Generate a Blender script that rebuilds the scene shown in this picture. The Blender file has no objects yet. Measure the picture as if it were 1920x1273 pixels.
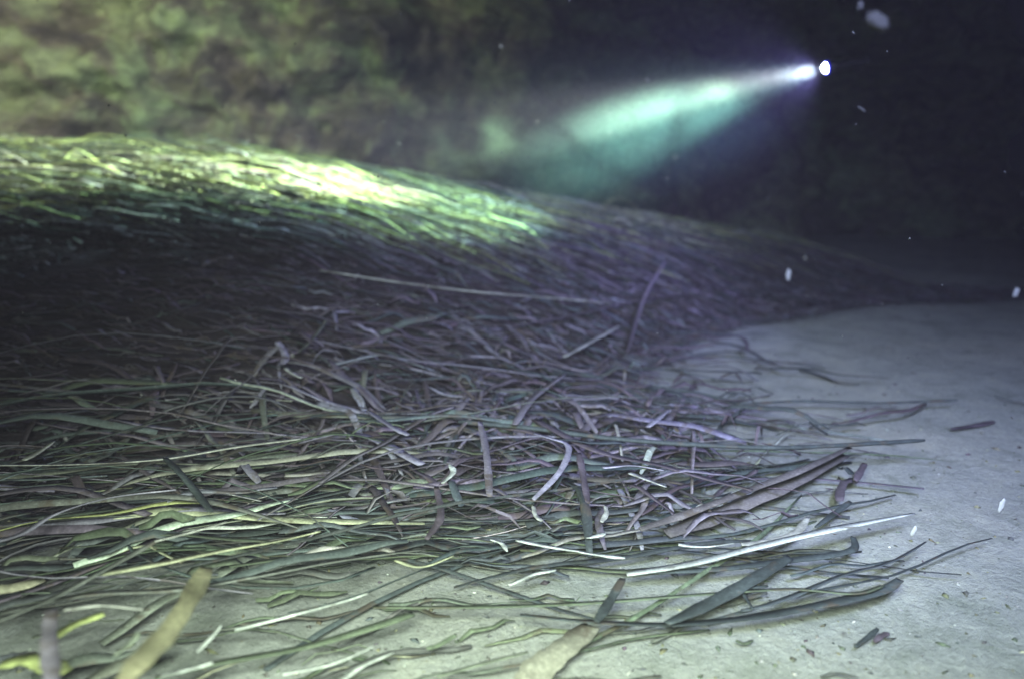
import bpy, math, random
import numpy as np
from mathutils import Vector, noise

random.seed(7)
rng = np.random.default_rng(7)
scene = bpy.context.scene
COL = scene.collection

# ------------------------------------------------------------------ camera
FPX, CU, CV, CAMZ = 1507.0, 960.0, 636.5, 0.5
PITCH = math.radians(12.6)
SP, CP = math.sin(PITCH), math.cos(PITCH)
cam_data = bpy.data.cameras.new('camera')
cam_data.sensor_width = 36
cam_data.lens = 36 * FPX / 1920
cam_data.clip_start = 0.02
cam_data.clip_end = 100
cam_data.dof.use_dof = True
cam_data.dof.focus_distance = 1.05
cam_data.dof.aperture_fstop = 2.3
cam = bpy.data.objects.new('camera', cam_data)
cam.location = (0, 0, CAMZ)
cam.rotation_euler = (math.radians(90) - PITCH, 0, 0)
COL.objects.link(cam)
scene.camera = cam

# ------------------------------------------------------------------ world: black night water
world = bpy.data.worlds.new('World')
scene.world = world
world.use_nodes = True
bg = world.node_tree.nodes['Background']
bg.inputs[0].default_value = (0.35, 0.38, 0.9, 1)
bg.inputs[1].default_value = 0.003

scene.view_settings.view_transform = 'Standard'
scene.view_settings.look = 'None'
scene.view_settings.exposure = 0
scene.view_settings.gamma = 1
scene.render.engine = 'CYCLES'
scene.cycles.volume_bounces = 1
scene.cycles.max_bounces = 5
scene.cycles.transparent_max_bounces = 32
scene.cycles.use_denoising = True
scene.cycles.sample_clamp_indirect = 3
scene.cycles.volume_step_rate = 3.0
scene.cycles.volume_max_steps = 96


def ray(u, v):
    a = (u - CU) / FPX
    b = (CV - v) / FPX
    return Vector((a, CP + b * SP, -SP + b * CP))


def at_depth(u, v, d):
    return Vector((0, 0, CAMZ)) + ray(u, v) * d


def spot(name, loc, target, power, color, angle, blend, radius):
    l = bpy.data.lights.new(name, 'SPOT')
    l.energy = power
    l.color = color
    l.spot_size = math.radians(angle)
    l.spot_blend = blend
    l.shadow_soft_size = radius
    o = bpy.data.objects.new(name, l)
    o.location = loc
    o.rotation_euler = (Vector(target) - Vector(loc)).to_track_quat('-Z', 'Y').to_euler()
    COL.objects.link(o)
    return o


TORCH = at_depth(1550, 128, 2.40)
HOT = at_depth(490, 328, 2.47)
AXIS = (HOT - TORCH).normalized()
LENS = TORCH + AXIS * 0.012
# the lit torch in view: tight hot spot, a corona round it and the wide spill
spot('torch_beam', LENS + AXIS * 0.003, HOT, 4400, (0.86, 1.0, 0.74), 18, 1.0, 0.02)
spot('torch_corona', LENS + AXIS * 0.003, HOT + Vector((0, 0, -0.08)), 760, (0.55, 0.95, 0.78), 42, 1.0, 0.02)
spot('torch_spill', LENS + AXIS * 0.003, HOT + Vector((0, 0, -0.30)), 60, (0.45, 0.46, 1.0), 140, 1.0, 0.02)
# the photographer's own dive lights, just above and beside the camera
spot('photographer_dive_light', (0.40, 0.0, 1.10), (0.55, 1.95, 0.0), 238, (0.52, 0.60, 1.0), 68, 1.0, 0.15)
spot('photographer_dive_light', (-0.06, -0.04, 0.68), (-0.02, 0.72, 0.0), 158, (0.86, 1.0, 0.78), 86, 1.0, 0.18)
# a second diver's light, off to the left, reaching the rock face
spot('buddy_dive_light', (-1.5, 0.35, 1.55), (-1.8, 3.3, 1.15), 560, (0.90, 1.0, 0.76), 60, 1.0, 0.25)


# ------------------------------------------------------------------ helpers
def tag(o, label=None, cat=None, group=None, kind=None):
    if label: o['label'] = label
    if cat: o['category'] = cat
    if group: o['group'] = group
    if kind: o['kind'] = kind
    return o


def mesh_obj(name, verts, faces, mat=None, parent=None, smooth=True, tints=None):
    me = bpy.data.meshes.new(name)
    verts = np.asarray(verts, dtype=np.float32)
    faces = np.asarray(faces)
    me.vertices.add(len(verts))
    me.vertices.foreach_set('co', verts.ravel())
    k = faces.shape[1]
    me.loops.add(faces.size)
    me.loops.foreach_set('vertex_index', faces.ravel().astype(np.int32))
    me.polygons.add(len(faces))
    me.polygons.foreach_set('loop_start', np.arange(0, faces.size, k, dtype=np.int32))
    me.update(calc_edges=True)
    if smooth:
        me.polygons.foreach_set('use_smooth', np.ones(len(faces), dtype=bool))
    if tints is not None:
        at = me.color_attributes.new('tint', 'FLOAT_COLOR', 'POINT')
        c = np.ones((len(verts), 4), dtype=np.float32)
        c[:, :3] = tints
        at.data.foreach_set('color', c.ravel())
    me.validate()
    if mat: me.materials.append(mat)
    o = bpy.data.objects.new(name, me)
    COL.objects.link(o)
    if parent: o.parent = parent
    return o


def new_mat(name):
    m = bpy.data.materials.new(name)
    m.use_nodes = True
    nt = m.node_tree
    b = nt.nodes['Principled BSDF']
    return m, nt, b


def nnode(nt, scale, detail=4, rough=0.6, vec=None, dist=0.0):
    n = nt.nodes.new('ShaderNodeTexNoise')
    n.inputs['Scale'].default_value = scale
    n.inputs['Detail'].default_value = detail
    n.inputs['Roughness'].default_value = rough
    n.inputs['Distortion'].default_value = dist
    if vec is not None: nt.links.new(vec, n.inputs['Vector'])
    return n


def ramp(nt, fac, stops):
    r = nt.nodes.new('ShaderNodeValToRGB')
    e = r.color_ramp.elements
    while len(e) < len(stops): e.new(0.5)
    for i, (p, c) in enumerate(stops):
        e[i].position = p
        e[i].color = (*c, 1) if len(c) == 3 else c
    nt.links.new(fac, r.inputs[0])
    return r


def mixc(nt, a, b, fac, mode='MIX'):
    m = nt.nodes.new('ShaderNodeMix')
    m.data_type = 'RGBA'
    m.blend_type = mode
    for s, v in ((m.inputs[6], a), (m.inputs[7], b), (m.inputs[0], fac)):
        if isinstance(v, (int, float)): s.default_value = v
        elif isinstance(v, tuple): s.default_value = (*v, 1)
        else: nt.links.new(v, s)
    return m.outputs[2]


# ------------------------------------------------------------------ materials
# sand: pale, algae-dusted, gritty
m_sand, nt, b = new_mat('sand')
tc = nt.nodes.new('ShaderNodeTexCoord').outputs['Object']
big = nnode(nt, 2.2, 5, 0.6, tc)
mid = nnode(nt, 14, 6, 0.65, tc, 0.6)
fine = nnode(nt, 160, 5, 0.7, tc)
c1 = ramp(nt, big.outputs[0], [(0.3, (0.29, 0.315, 0.31)), (0.52, (0.36, 0.38, 0.37)), (0.72, (0.42, 0.43, 0.40))])
c2 = ramp(nt, mid.outputs[0], [(0.30, (0.70, 0.73, 0.68)), (0.52, (1, 1, 1)), (0.75, (1.12, 1.10, 1.02))])
c3 = ramp(nt, fine.outputs[0], [(0.3, (0.55, 0.55, 0.55)), (0.55, (1, 1, 1)), (0.72, (1.45, 1.45, 1.35))])
cc = mixc(nt, c1.outputs[0], c2.outputs[0], 1.0, 'MULTIPLY')
cc = mixc(nt, cc, c3.outputs[0], 0.5, 'MULTIPLY')
at = nt.nodes.new('ShaderNodeAttribute'); at.attribute_name = 'tint'
cc = mixc(nt, cc, at.outputs['Color'], 1.0, 'MULTIPLY')
nt.links.new(cc, b.inputs['Base Color'])
b.inputs['Roughness'].default_value = 0.95
b.inputs['Specular IOR Level'].default_value = 0.1
bm1 = nt.nodes.new('ShaderNodeBump'); bm1.inputs['Strength'].default_value = 0.6; bm1.inputs['Distance'].default_value = 0.012
nt.links.new(nnode(nt, 45, 6, 0.7, tc, 0.4).outputs[0], bm1.inputs['Height'])
bm2 = nt.nodes.new('ShaderNodeBump'); bm2.inputs['Strength'].default_value = 0.8; bm2.inputs['Distance'].default_value = 0.003
nt.links.new(nnode(nt, 330, 3, 0.7, tc).outputs[0], bm2.inputs['Height'])
nt.links.new(bm1.outputs[0], bm2.inputs['Normal'])
nt.links.new(bm2.outputs[0], b.inputs['Normal'])

# peat-like decayed litter that makes up the body of the bank
m_peat, nt, b = new_mat('decayed_litter')
tc = nt.nodes.new('ShaderNodeTexCoord').outputs['Object']
mp = nt.nodes.new('ShaderNodeMapping'); mp.inputs['Scale'].default_value = (6, 26, 26)
nt.links.new(tc, mp.inputs[0])
n1 = nnode(nt, 1.3, 7, 0.7, mp.outputs[0], 0.5)
r1 = ramp(nt, n1.outputs[0], [(0.3, (0.018, 0.015, 0.02)), (0.52, (0.05, 0.042, 0.05)), (0.72, (0.12, 0.105, 0.11))])
nt.links.new(r1.outputs[0], b.inputs['Base Color'])
b.inputs['Roughness'].default_value = 0.95
b.inputs['Specular IOR Level'].default_value = 0.1
bp = nt.nodes.new('ShaderNodeBump'); bp.inputs['Strength'].default_value = 1.0; bp.inputs['Distance'].default_value = 0.03
nt.links.new(n1.outputs[0], bp.inputs['Height'])
nt.links.new(bp.outputs[0], b.inputs['Normal'])

# leaves: tint comes from the leaf itself, broken up with streaks and epiphyte crust
m_leaf, nt, b = new_mat('leaf')
tc = nt.nodes.new('ShaderNodeTexCoord').outputs['Object']
at = nt.nodes.new('ShaderNodeAttribute'); at.attribute_name = 'tint'
n1 = nnode(nt, 38, 5, 0.65, tc)
n2 = nnode(nt, 260, 3, 0.6, tc)
r1 = ramp(nt, n1.outputs[0], [(0.30, (0.60, 0.58, 0.60)), (0.42, (0.9, 0.9, 0.88)), (0.56, (1, 1, 1)), (0.68, (1.5, 1.5, 1.45))])
r2 = ramp(nt, n2.outputs[0], [(0.3, (0.7, 0.7, 0.7)), (0.55, (1, 1, 1)), (0.7, (1.5, 1.5, 1.5))])
cc = mixc(nt, at.outputs['Color'], r1.outputs[0], 1.0, 'MULTIPLY')
cc = mixc(nt, cc, r2.outputs[0], 0.8, 'MULTIPLY')
n3 = nnode(nt, 17, 5, 0.7, tc)
r3 = ramp(nt, n3.outputs[0], [(0.53, (0, 0, 0)), (0.62, (0.75, 0.75, 0.75))])
cc = mixc(nt, cc, (0.085, 0.068, 0.055), r3.outputs[0])
nt.links.new(cc, b.inputs['Base Color'])
b.inputs['Roughness'].default_value = 0.62
b.inputs['Specular IOR Level'].default_value = 0.22
bp = nt.nodes.new('ShaderNodeBump'); bp.inputs['Strength'].default_value = 0.35; bp.inputs['Distance'].default_value = 0.001
nt.links.new(n2.outputs[0], bp.inputs['Height'])
nt.links.new(bp.outputs[0], b.inputs['Normal'])

# rock crusted with algae
m_rock, nt, b = new_mat('algae_rock')
tc = nt.nodes.new('ShaderNodeTexCoord').outputs['Object']
mp = nt.nodes.new('ShaderNodeMapping')
mp.inputs['Rotation'].default_value = (0, math.radians(35), 0)
mp.inputs['Scale'].default_value = (1.0, 1.0, 1.7)
nt.links.new(tc, mp.inputs[0])
n1 = nnode(nt, 2.5, 6, 0.60, mp.outputs[0], 0.5)
n2 = nnode(nt, 8, 5, 0.65, mp.outputs[0], 0.3)
n3 = nnode(nt, 1.2, 2, 0.5, tc)
r1 = ramp(nt, n1.outputs[0], [(0.38, (0.085, 0.066, 0.075)), (0.47, (0.15, 0.125, 0.11)), (0.56, (0.24, 0.26, 0.17)), (0.70, (0.32, 0.36, 0.23))])
r2 = ramp(nt, n2.outputs[0], [(0.34, (0.55, 0.53, 0.58)), (0.52, (1, 1, 1)), (0.7, (1.25, 1.25, 1.1))])
r3 = ramp(nt, n3.outputs[0], [(0.4, (0.95, 0.96, 0.86)), (0.6, (0.8, 1.0, 0.85))])
cc = mixc(nt, r1.outputs[0], r2.outputs[0], 0.9, 'MULTIPLY')
cc = mixc(nt, cc, r3.outputs[0], 1.0, 'MULTIPLY')
nt.links.new(cc, b.inputs['Base Color'])
b.inputs['Roughness'].default_value = 0.95
bp = nt.nodes.new('ShaderNodeBump'); bp.inputs['Strength'].default_value = 0.9; bp.inputs['Distance'].default_value = 0.05
nt.links.new(n2.outputs[0], bp.inputs['Height'])
nt.links.new(bp.outputs[0], b.inputs['Normal'])


def simple(name, col, rough=0.6, metal=0.0, emit=None, es=0.0):
    m, nt, b = new_mat(name)
    n = nnode(nt, 30, 4)
    r = ramp(nt, n.outputs[0], [(0.3, tuple(c * 0.75 for c in col)), (0.7, tuple(min(1, c * 1.2) for c in col))])
    nt.links.new(r.outputs[0], b.inputs['Base Color'])
    b.inputs['Roughness'].default_value = rough
    b.inputs['Metallic'].default_value = metal
    if emit:
        b.inputs['Emission Color'].default_value = (*emit, 1)
        b.inputs['Emission Strength'].default_value = es
    return m


m_black = simple('black_anodised', (0.02, 0.02, 0.025), 0.4, 0.3)
m_steel = simple('reflector_metal', (0.5, 0.5, 0.55), 0.2, 1.0)
m_lamp = simple('lit_lens', (0.9, 0.95, 1.0), 0.2, 0, (0.82, 0.93, 1.0), 120)
m_ring = simple('bezel_fringe_glow', (0.01, 0.02, 0.45), 0.35, 0.0, (0.03, 0.03, 1.0), 1.6)  # blue glow added to imitate the fringe round the blown-out lens
m_speck = simple('pale_speck', (0.10, 0.10, 0.11), 0.9)
m_pale_flake = simple('pale_flake', (0.42, 0.44, 0.46), 0.9)
m_flake = simple('organic_flake', (0.014, 0.014, 0.017), 0.9)

# ------------------------------------------------------------------ terrain
# the crest as seen along sight lines at known distances
CREST = [(-900, 262, 2.80), (0, 268, 2.75), (300, 276, 2.75), (500, 292, 2.75), (700, 320, 2.80), (900, 352, 2.90), (1100, 386, 3.0),
         (1300, 418, 3.1), (1500, 455, 3.15), (1700, 515, 3.2), (1850, 575, 3.2)]
XB, HB, CB = [-4.5], [0.52], [2.75]
for u_, v_, d_ in CREST:
    p_ = at_depth(u_, v_, d_)
    XB.append(p_.x); HB.append(max(0.0, p_.z - 0.035)); CB.append(p_.y)
XB.append(4.5); HB.append(0.0); CB.append(3.2)
TX = [-4.5, -1.2, -0.5, 0.0, 0.4, 0.7, 1.15, 1.75, 4.5]
TY = [1.05, 1.10, 1.18, 1.55, 2.10, 2.45, 2.74, 2.92, 3.0]                     # toe distance


def bank_s(x, y):
    """height of the litter bank and the position on its profile (0 toe .. 1 crest)"""
    H = np.interp(x, XB, HB); C = np.interp(x, XB, CB); T = np.interp(x, TX, TY)
    s = (y - T) / (C - T)
    front = np.clip(s, 0, 1)
    prof = 1 - (1 - front) ** 1.25
    back = 1 - 0.55 * np.clip((y - C) / 1.2, 0, 1)
    return H * prof * np.where(y > C, back, 1.0), s


def vnoise(x, y, f, seed=0.0):
    return (np.sin(x * f * 1.7 + seed) * np.cos(y * f * 1.3 + seed * 2.1)
            + 0.6 * np.sin(x * f * 3.1 + y * f * 2.3 + seed * 1.3)
            + 0.4 * np.cos(x * f * 5.3 - y * f * 4.9 + seed * 0.7)) / 2.0


def pile(x, y):
    """thickness of loose litter lying on the sand"""
    left = np.clip((0.10 - x) / 0.9, 0, 1) * np.clip((y - 0.35) / 0.5, 0, 1)
    cx, cy = -0.02, 1.33
    tangle = np.exp(-(((x - cx) / 0.42) ** 2 + ((y - cy) / 0.33) ** 2))
    return 0.045 * left + 0.05 * tangle


def hgt(x, y):
    x = np.asarray(x, float); y = np.asarray(y, float)
    hb, s = bank_s(x, y)
    k = np.clip(hb / 0.25, 0, 1)
    h = hb + (0.010 - 0.006 * k) * vnoise(x, y, 1.9) + (0.004 - 0.0028 * k) * vnoise(x, y, 6.5, 2.0)
    h = h + k * 0.0012 * vnoise(x, y, 17, 1.0)
    return h + 0.35 * pile(x, y)


def hit(u, v, lift=0.0):
    """where a sight line meets the sea bed (raised by lift)"""
    r = ray(u, v)
    d, step = 0.3, 0.01
    p = Vector((0, 0, CAMZ))
    while d < 6:
        q = p + r * d
        if q.z <= float(hgt(q.x, q.y)) + lift: break
        d += step
    else:
        return None
    lo, hi = d - step, d
    for _ in range(8):
        m = (lo + hi) / 2
        q = p + r * m
        if q.z <= float(hgt(q.x, q.y)) + lift: hi = m
        else: lo = m
    return p + r * hi, hi


def to_px(p):
    q = Vector(p) - Vector((0, 0, CAMZ))
    f = q.y * CP - q.z * SP
    up = q.y * SP + q.z * CP
    if f <= 0.05: return (-9999, -9999, f)
    return (CU + FPX * q.x / f, CV - FPX * up / f, f)


def grid(x0, x1, y0, y1, step):
    xs = np.arange(x0, x1 + step / 2, step); ys = np.arange(y0, y1 + step / 2, step)
    X, Y = np.meshgrid(xs, ys)
    nx, ny = len(xs), len(ys)
    idx = np.arange(nx * ny).reshape(ny, nx)
    F = np.stack([idx[:-1, :-1], idx[:-1, 1:], idx[1:, 1:], idx[1:, :-1]], -1).reshape(-1, 4)
    return X, Y, F


# sea bed: one sheet; the bank under the loose litter is its own mass
X, Y, F = grid(-4.4, 4.4, -1.6, 6.9, 0.022)
hb, s = bank_s(X, Y)
Z = hgt(X, Y)
Zs = np.where(hb > 0.0, np.minimum(Z - 0.03 * np.clip(hb / 0.05, 0, 1), Z), Z)
Zs = Zs + rng.normal(0, 0.0007, Z.shape)
# brown detritus settled in the sand where litter has lain
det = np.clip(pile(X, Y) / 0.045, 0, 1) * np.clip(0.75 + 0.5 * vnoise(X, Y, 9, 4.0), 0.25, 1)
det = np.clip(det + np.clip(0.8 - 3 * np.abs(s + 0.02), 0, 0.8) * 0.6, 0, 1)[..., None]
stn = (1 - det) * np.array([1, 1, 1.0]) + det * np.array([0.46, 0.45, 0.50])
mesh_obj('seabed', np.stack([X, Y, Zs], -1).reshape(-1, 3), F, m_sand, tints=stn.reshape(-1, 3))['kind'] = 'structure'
X, Y, F = grid(-4.35, 2.2, 1.2, 4.9, 0.018)
hb, s = bank_s(X, Y)
Z = hgt(X, Y) + np.where(hb > 0.02, 0.004, -0.03)
fx = 0.0022 * vnoise(X, Y, 24, 3.0) * np.clip(hb / 0.1, 0, 1) + rng.normal(0, 0.001, Z.shape) * np.clip(hb / 0.1, 0, 1)
peat = mesh_obj('litter_bank', np.stack([X, Y, Z + fx], -1).reshape(-1, 3), F, m_peat)
peat['kind'] = 'structure'

# ------------------------------------------------------------------ rock face behind the bank
nu, nv = 400, 170
U, V = np.meshgrid(np.linspace(0, 1, nu), np.linspace(0, 1, nv))
RX = -4.3 + 7.6 * U
RY = 3.45 + 1.8 * np.clip((U - 0.35) / 0.4, 0, 1) ** 1.5 + 0.40 * V
RZ = -0.05 + 2.5 * V
disp = np.zeros(U.shape)
for j in range(nv):
    for i in range(nu):
        p = Vector((RX[j, i], 0.0, RZ[j, i]))
        disp[j, i] = (0.20 * noise.noise(p * 1.6) + 0.14 * noise.noise(p * 4.1 + Vector((3, 1, 7)))
                      + 0.07 * noise.noise(p * 9.7) + 0.03 * noise.noise(p * 24))
RY = RY + disp * 1.5
idx = np.arange(nu * nv).reshape(nv, nu)
F = np.stack([idx[:-1, :-1], idx[:-1, 1:], idx[1:, 1:], idx[1:, :-1]], -1).reshape(-1, 4)
front = np.stack([RX, RY, RZ], -1).reshape(-1, 3)
back = front + np.array([0, 0.5, 0])
per = np.concatenate([idx[0, :], idx[1:, -1], idx[-1, -2::-1], idx[-2:0:-1, 0]])
nxt = np.roll(per, -1)
sideF = np.stack([per, per + nu * nv, nxt + nu * nv, nxt], -1)
backF = F[:, ::-1] + nu * nv
mesh_obj('rock_face', np.concatenate([front, back]), np.concatenate([F, backF, sideF]), m_rock)['kind'] = 'structure'


# ------------------------------------------------------------------ leaves
def strip(cl, width, roll=0.0, thick=0.0007, taper=(0.5, 0.25), twist=0.0, cup=0.12):
    """solid ribbon along a centre line; returns verts (n*6) and quads"""
    cl = np.asarray(cl, float)
    n = len(cl)
    t = np.gradient(cl, axis=0)
    t /= np.linalg.norm(t, axis=1)[:, None] + 1e-9
    up = np.array([0, 0, 1.0])
    side = np.cross(t, up)
    side /= np.linalg.norm(side, axis=1)[:, None] + 1e-9
    nrm = np.cross(side, t)
    k = np.linspace(0, 1, n)
    a = roll + twist * (k - 0.5)
    s2 = side * np.cos(a)[:, None] + nrm * np.sin(a)[:, None]
    n2 = -side * np.sin(a)[:, None] + nrm * np.cos(a)[:, None]
    w = width / 2 * np.minimum(1, np.minimum(taper[0] + (1 - taper[0]) * k / 0.15, taper[1] + (1 - taper[1]) * (1 - k) / 0.2))
    w = w * (1 + 0.10 * np.sin(k * random.uniform(5, 14) + random.uniform(0, 6)) + 0.06 * np.sin(k * random.uniform(20, 40)))
    w = w[:, None]
    h = thick / 2
    c = -cup * w
    ring = [cl - s2 * w + n2 * h, cl + n2 * (h + c), cl + s2 * w + n2 * h,
            cl + s2 * w - n2 * h, cl + n2 * (c - h), cl - s2 * w - n2 * h]
    verts = np.stack(ring, 1).reshape(-1, 3)
    i = np.arange(n - 1)[:, None] * 6
    q = []
    for a_, b_ in ((0, 1), (1, 2), (2, 3), (3, 4), (4, 5), (5, 0)):
        q.append(np.concatenate([i + a_, i + b_, i + 6 + b_, i + 6 + a_], 1))
    faces = np.concatenate(q)
    e = (n - 1) * 6
    caps = np.array([[0, 5, 4, 1], [1, 4, 3, 2], [e, e + 1, e + 4, e + 5], [e + 1, e + 2, e + 3, e + 4]])
    return verts, np.concatenate([faces, caps])


def round_bar(cl, r0, r1, sides=7, knob=0.0):
    """lumpy rounded stem for twigs and rhizomes"""
    cl = np.asarray(cl, float); n = len(cl)
    t = np.gradient(cl, axis=0); t /= np.linalg.norm(t, axis=1)[:, None] + 1e-9
    side = np.cross(t, [0, 0, 1.0]); side /= np.linalg.norm(side, axis=1)[:, None] + 1e-9
    nrm = np.cross(side, t)
    k = np.linspace(0, 1, n)
    r = (r0 + (r1 - r0) * k) * (1 + knob * rng.uniform(-1, 1, n))
    r[0] *= 0.6; r[-1] *= 0.6
    vs = []
    for j in range(sides):
        a = 2 * math.pi * j / sides
        vs.append(cl + side * (r * math.cos(a))[:, None] + nrm * (r * 0.75 * math.sin(a))[:, None])
    verts = np.stack(vs, 1).reshape(-1, 3)
    i = np.arange(n - 1)[:, None] * sides
    q = [np.concatenate([i + j, i + (j + 1) % sides, i + sides + (j + 1) % sides, i + sides + j], 1) for j in range(sides)]
    faces = np.concatenate(q)
    verts = np.concatenate([verts, cl[:1] - t[:1] * r[0] * .5, cl[-1:] + t[-1:] * r[-1] * .5])
    a, b_ = n * sides, n * sides + 1
    e = (n - 1) * sides
    tri = []
    for j in range(0, sides):
        tri.append([a, (j + 1) % sides, j, j]); tri.append([b_, e + j, e + (j + 1) % sides, e + (j + 1) % sides])
    return verts, faces, tri


def smooth_path(pts, n):
    """Catmull-Rom through the points"""
    P = np.asarray(pts, float)
    if len(P) == 2:
        k = np.linspace(0, 1, n)[:, None]
        return P[0] * (1 - k) + P[1] * k
    Q = np.vstack([2 * P[0] - P[1], P, 2 * P[-1] - P[-2]])
    out = []
    m = len(P) - 1
    for t in np.linspace(0, m - 1e-6, n):
        i = int(t); f = t - i
        p0, p1, p2, p3 = Q[i], Q[i + 1], Q[i + 2], Q[i + 3]
        out.append(0.5 * (2 * p1 + (p2 - p0) * f + (2 * p0 - 5 * p1 + 4 * p2 - p3) * f * f + (3 * p1 - p0 - 3 * p2 + p3) * f ** 3))
    return np.array(out)


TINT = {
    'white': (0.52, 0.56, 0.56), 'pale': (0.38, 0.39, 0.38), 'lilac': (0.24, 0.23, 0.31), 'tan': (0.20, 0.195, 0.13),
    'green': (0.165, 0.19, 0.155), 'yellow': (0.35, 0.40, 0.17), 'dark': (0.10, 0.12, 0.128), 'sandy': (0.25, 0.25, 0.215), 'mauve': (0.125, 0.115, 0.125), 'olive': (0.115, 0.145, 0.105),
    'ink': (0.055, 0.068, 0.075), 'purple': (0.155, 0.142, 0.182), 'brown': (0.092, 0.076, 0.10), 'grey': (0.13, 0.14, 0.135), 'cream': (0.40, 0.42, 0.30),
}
WORD = {'white': 'white', 'pale': 'pale grey', 'lilac': 'lilac grey', 'tan': 'tan', 'green': 'green', 'yellow': 'yellow green',
        'dark': 'dark slate', 'ink': 'blackish', 'olive': 'dark olive', 'purple': 'dull purple', 'brown': 'dark brown', 'grey': 'mid grey', 'cream': 'cream'}

traced_boxes = []


def traced(pts, wpx, tint, lift, label, kind='leaf', name=None):
    """one leaf or stem laid on the sea bed; lift is its height above the bed (one value or one per point)"""
    lifts = lift if isinstance(lift, (list, tuple)) else [lift] * len(pts)
    P, ds = [], []
    for (u, v), l in zip(pts, lifts):
        h = hit(u, v, l + (0.004 if l < 0.006 else 0.016))
        if h is None: return None
        P.append(h[0]); ds.append(h[1])
    d = sum(ds) / len(ds)
    w = 1.15 * wpx * d / FPX
    n = max(10, len(pts) * 7)
    cl = smooth_path([tuple(p) for p in P], n)
    # keep the line above the bed between the points
    zb = hgt(cl[:, 0], cl[:, 1]) + 0.003
    cl[:, 2] = np.maximum(cl[:, 2], zb)
    org = cl[n // 2].copy(); org[2] = zb[n // 2]
    cl = cl - org
    col = np.array(TINT[tint]) * random.uniform(0.9, 1.1)
    if kind == 'leaf':
        # ribbons on the bed lie flat and are foreshortened: widen towards their true width
        dx = cl[-1] - cl[0]
        ang = abs(math.atan2(dx[1], dx[0]))
        ang = min(ang, math.pi - ang)
        vz = P[len(P) // 2]
        elev = math.atan2(CAMZ - vz.z, math.hypot(vz.x, vz.y))
        fs = math.sqrt((math.cos(ang) * max(0.35, math.sin(elev + 0.35))) ** 2 + math.sin(ang) ** 2)
        verts, faces = strip(cl, min(w / fs, 0.012 if d > 2 else (0.034 if wpx < 40 else 0.05)), roll=random.uniform(-0.08, 0.08) if d > 2 else 0.3 * random.uniform(0.4, 1.0), thick=0.0012,
                             twist=random.uniform(-0.5, 0.5), taper=(0.6, 0.3 if tint == 'white' else 0.6))
        k = np.repeat(np.linspace(0, 1, n), 6)
    else:
        v0, f0, tri = round_bar(cl, w / 2, w / 2 * 0.8, 7, 0.12)
        verts = v0
        me = bpy.data.meshes.new(name or 'twig')
        me.from_pydata([tuple(v) for v in verts], [], [tuple(f) for f in f0] + [tuple(t[:3]) for t in tri])
        for p in me.polygons: p.use_smooth = True
        a = me.color_attributes.new('tint', 'FLOAT_COLOR', 'POINT')
        c = np.ones((len(verts), 4), dtype=np.float32); c[:, :3] = col
        a.data.foreach_set('color', c.ravel())
        me.materials.append(m_leaf)
        o = bpy.data.objects.new(name or 'twig', me); COL.objects.link(o)
        o.location = org
        return tag(o, label, 'twig' if (name or 'twig') == 'twig' else 'rhizome', 'twigs and stems on the sea bed')
    blotch = 1 + 0.25 * np.sin(k * random.uniform(6, 18) + random.uniform(0, 6))
    o = mesh_obj(name or 'seagrass_leaf', verts, faces, m_leaf, tints=col[None, :] * blotch[:, None])
    o.location = org
    return tag(o, label, 'leaf', 'seagrass leaves on the sea bed')


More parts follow.
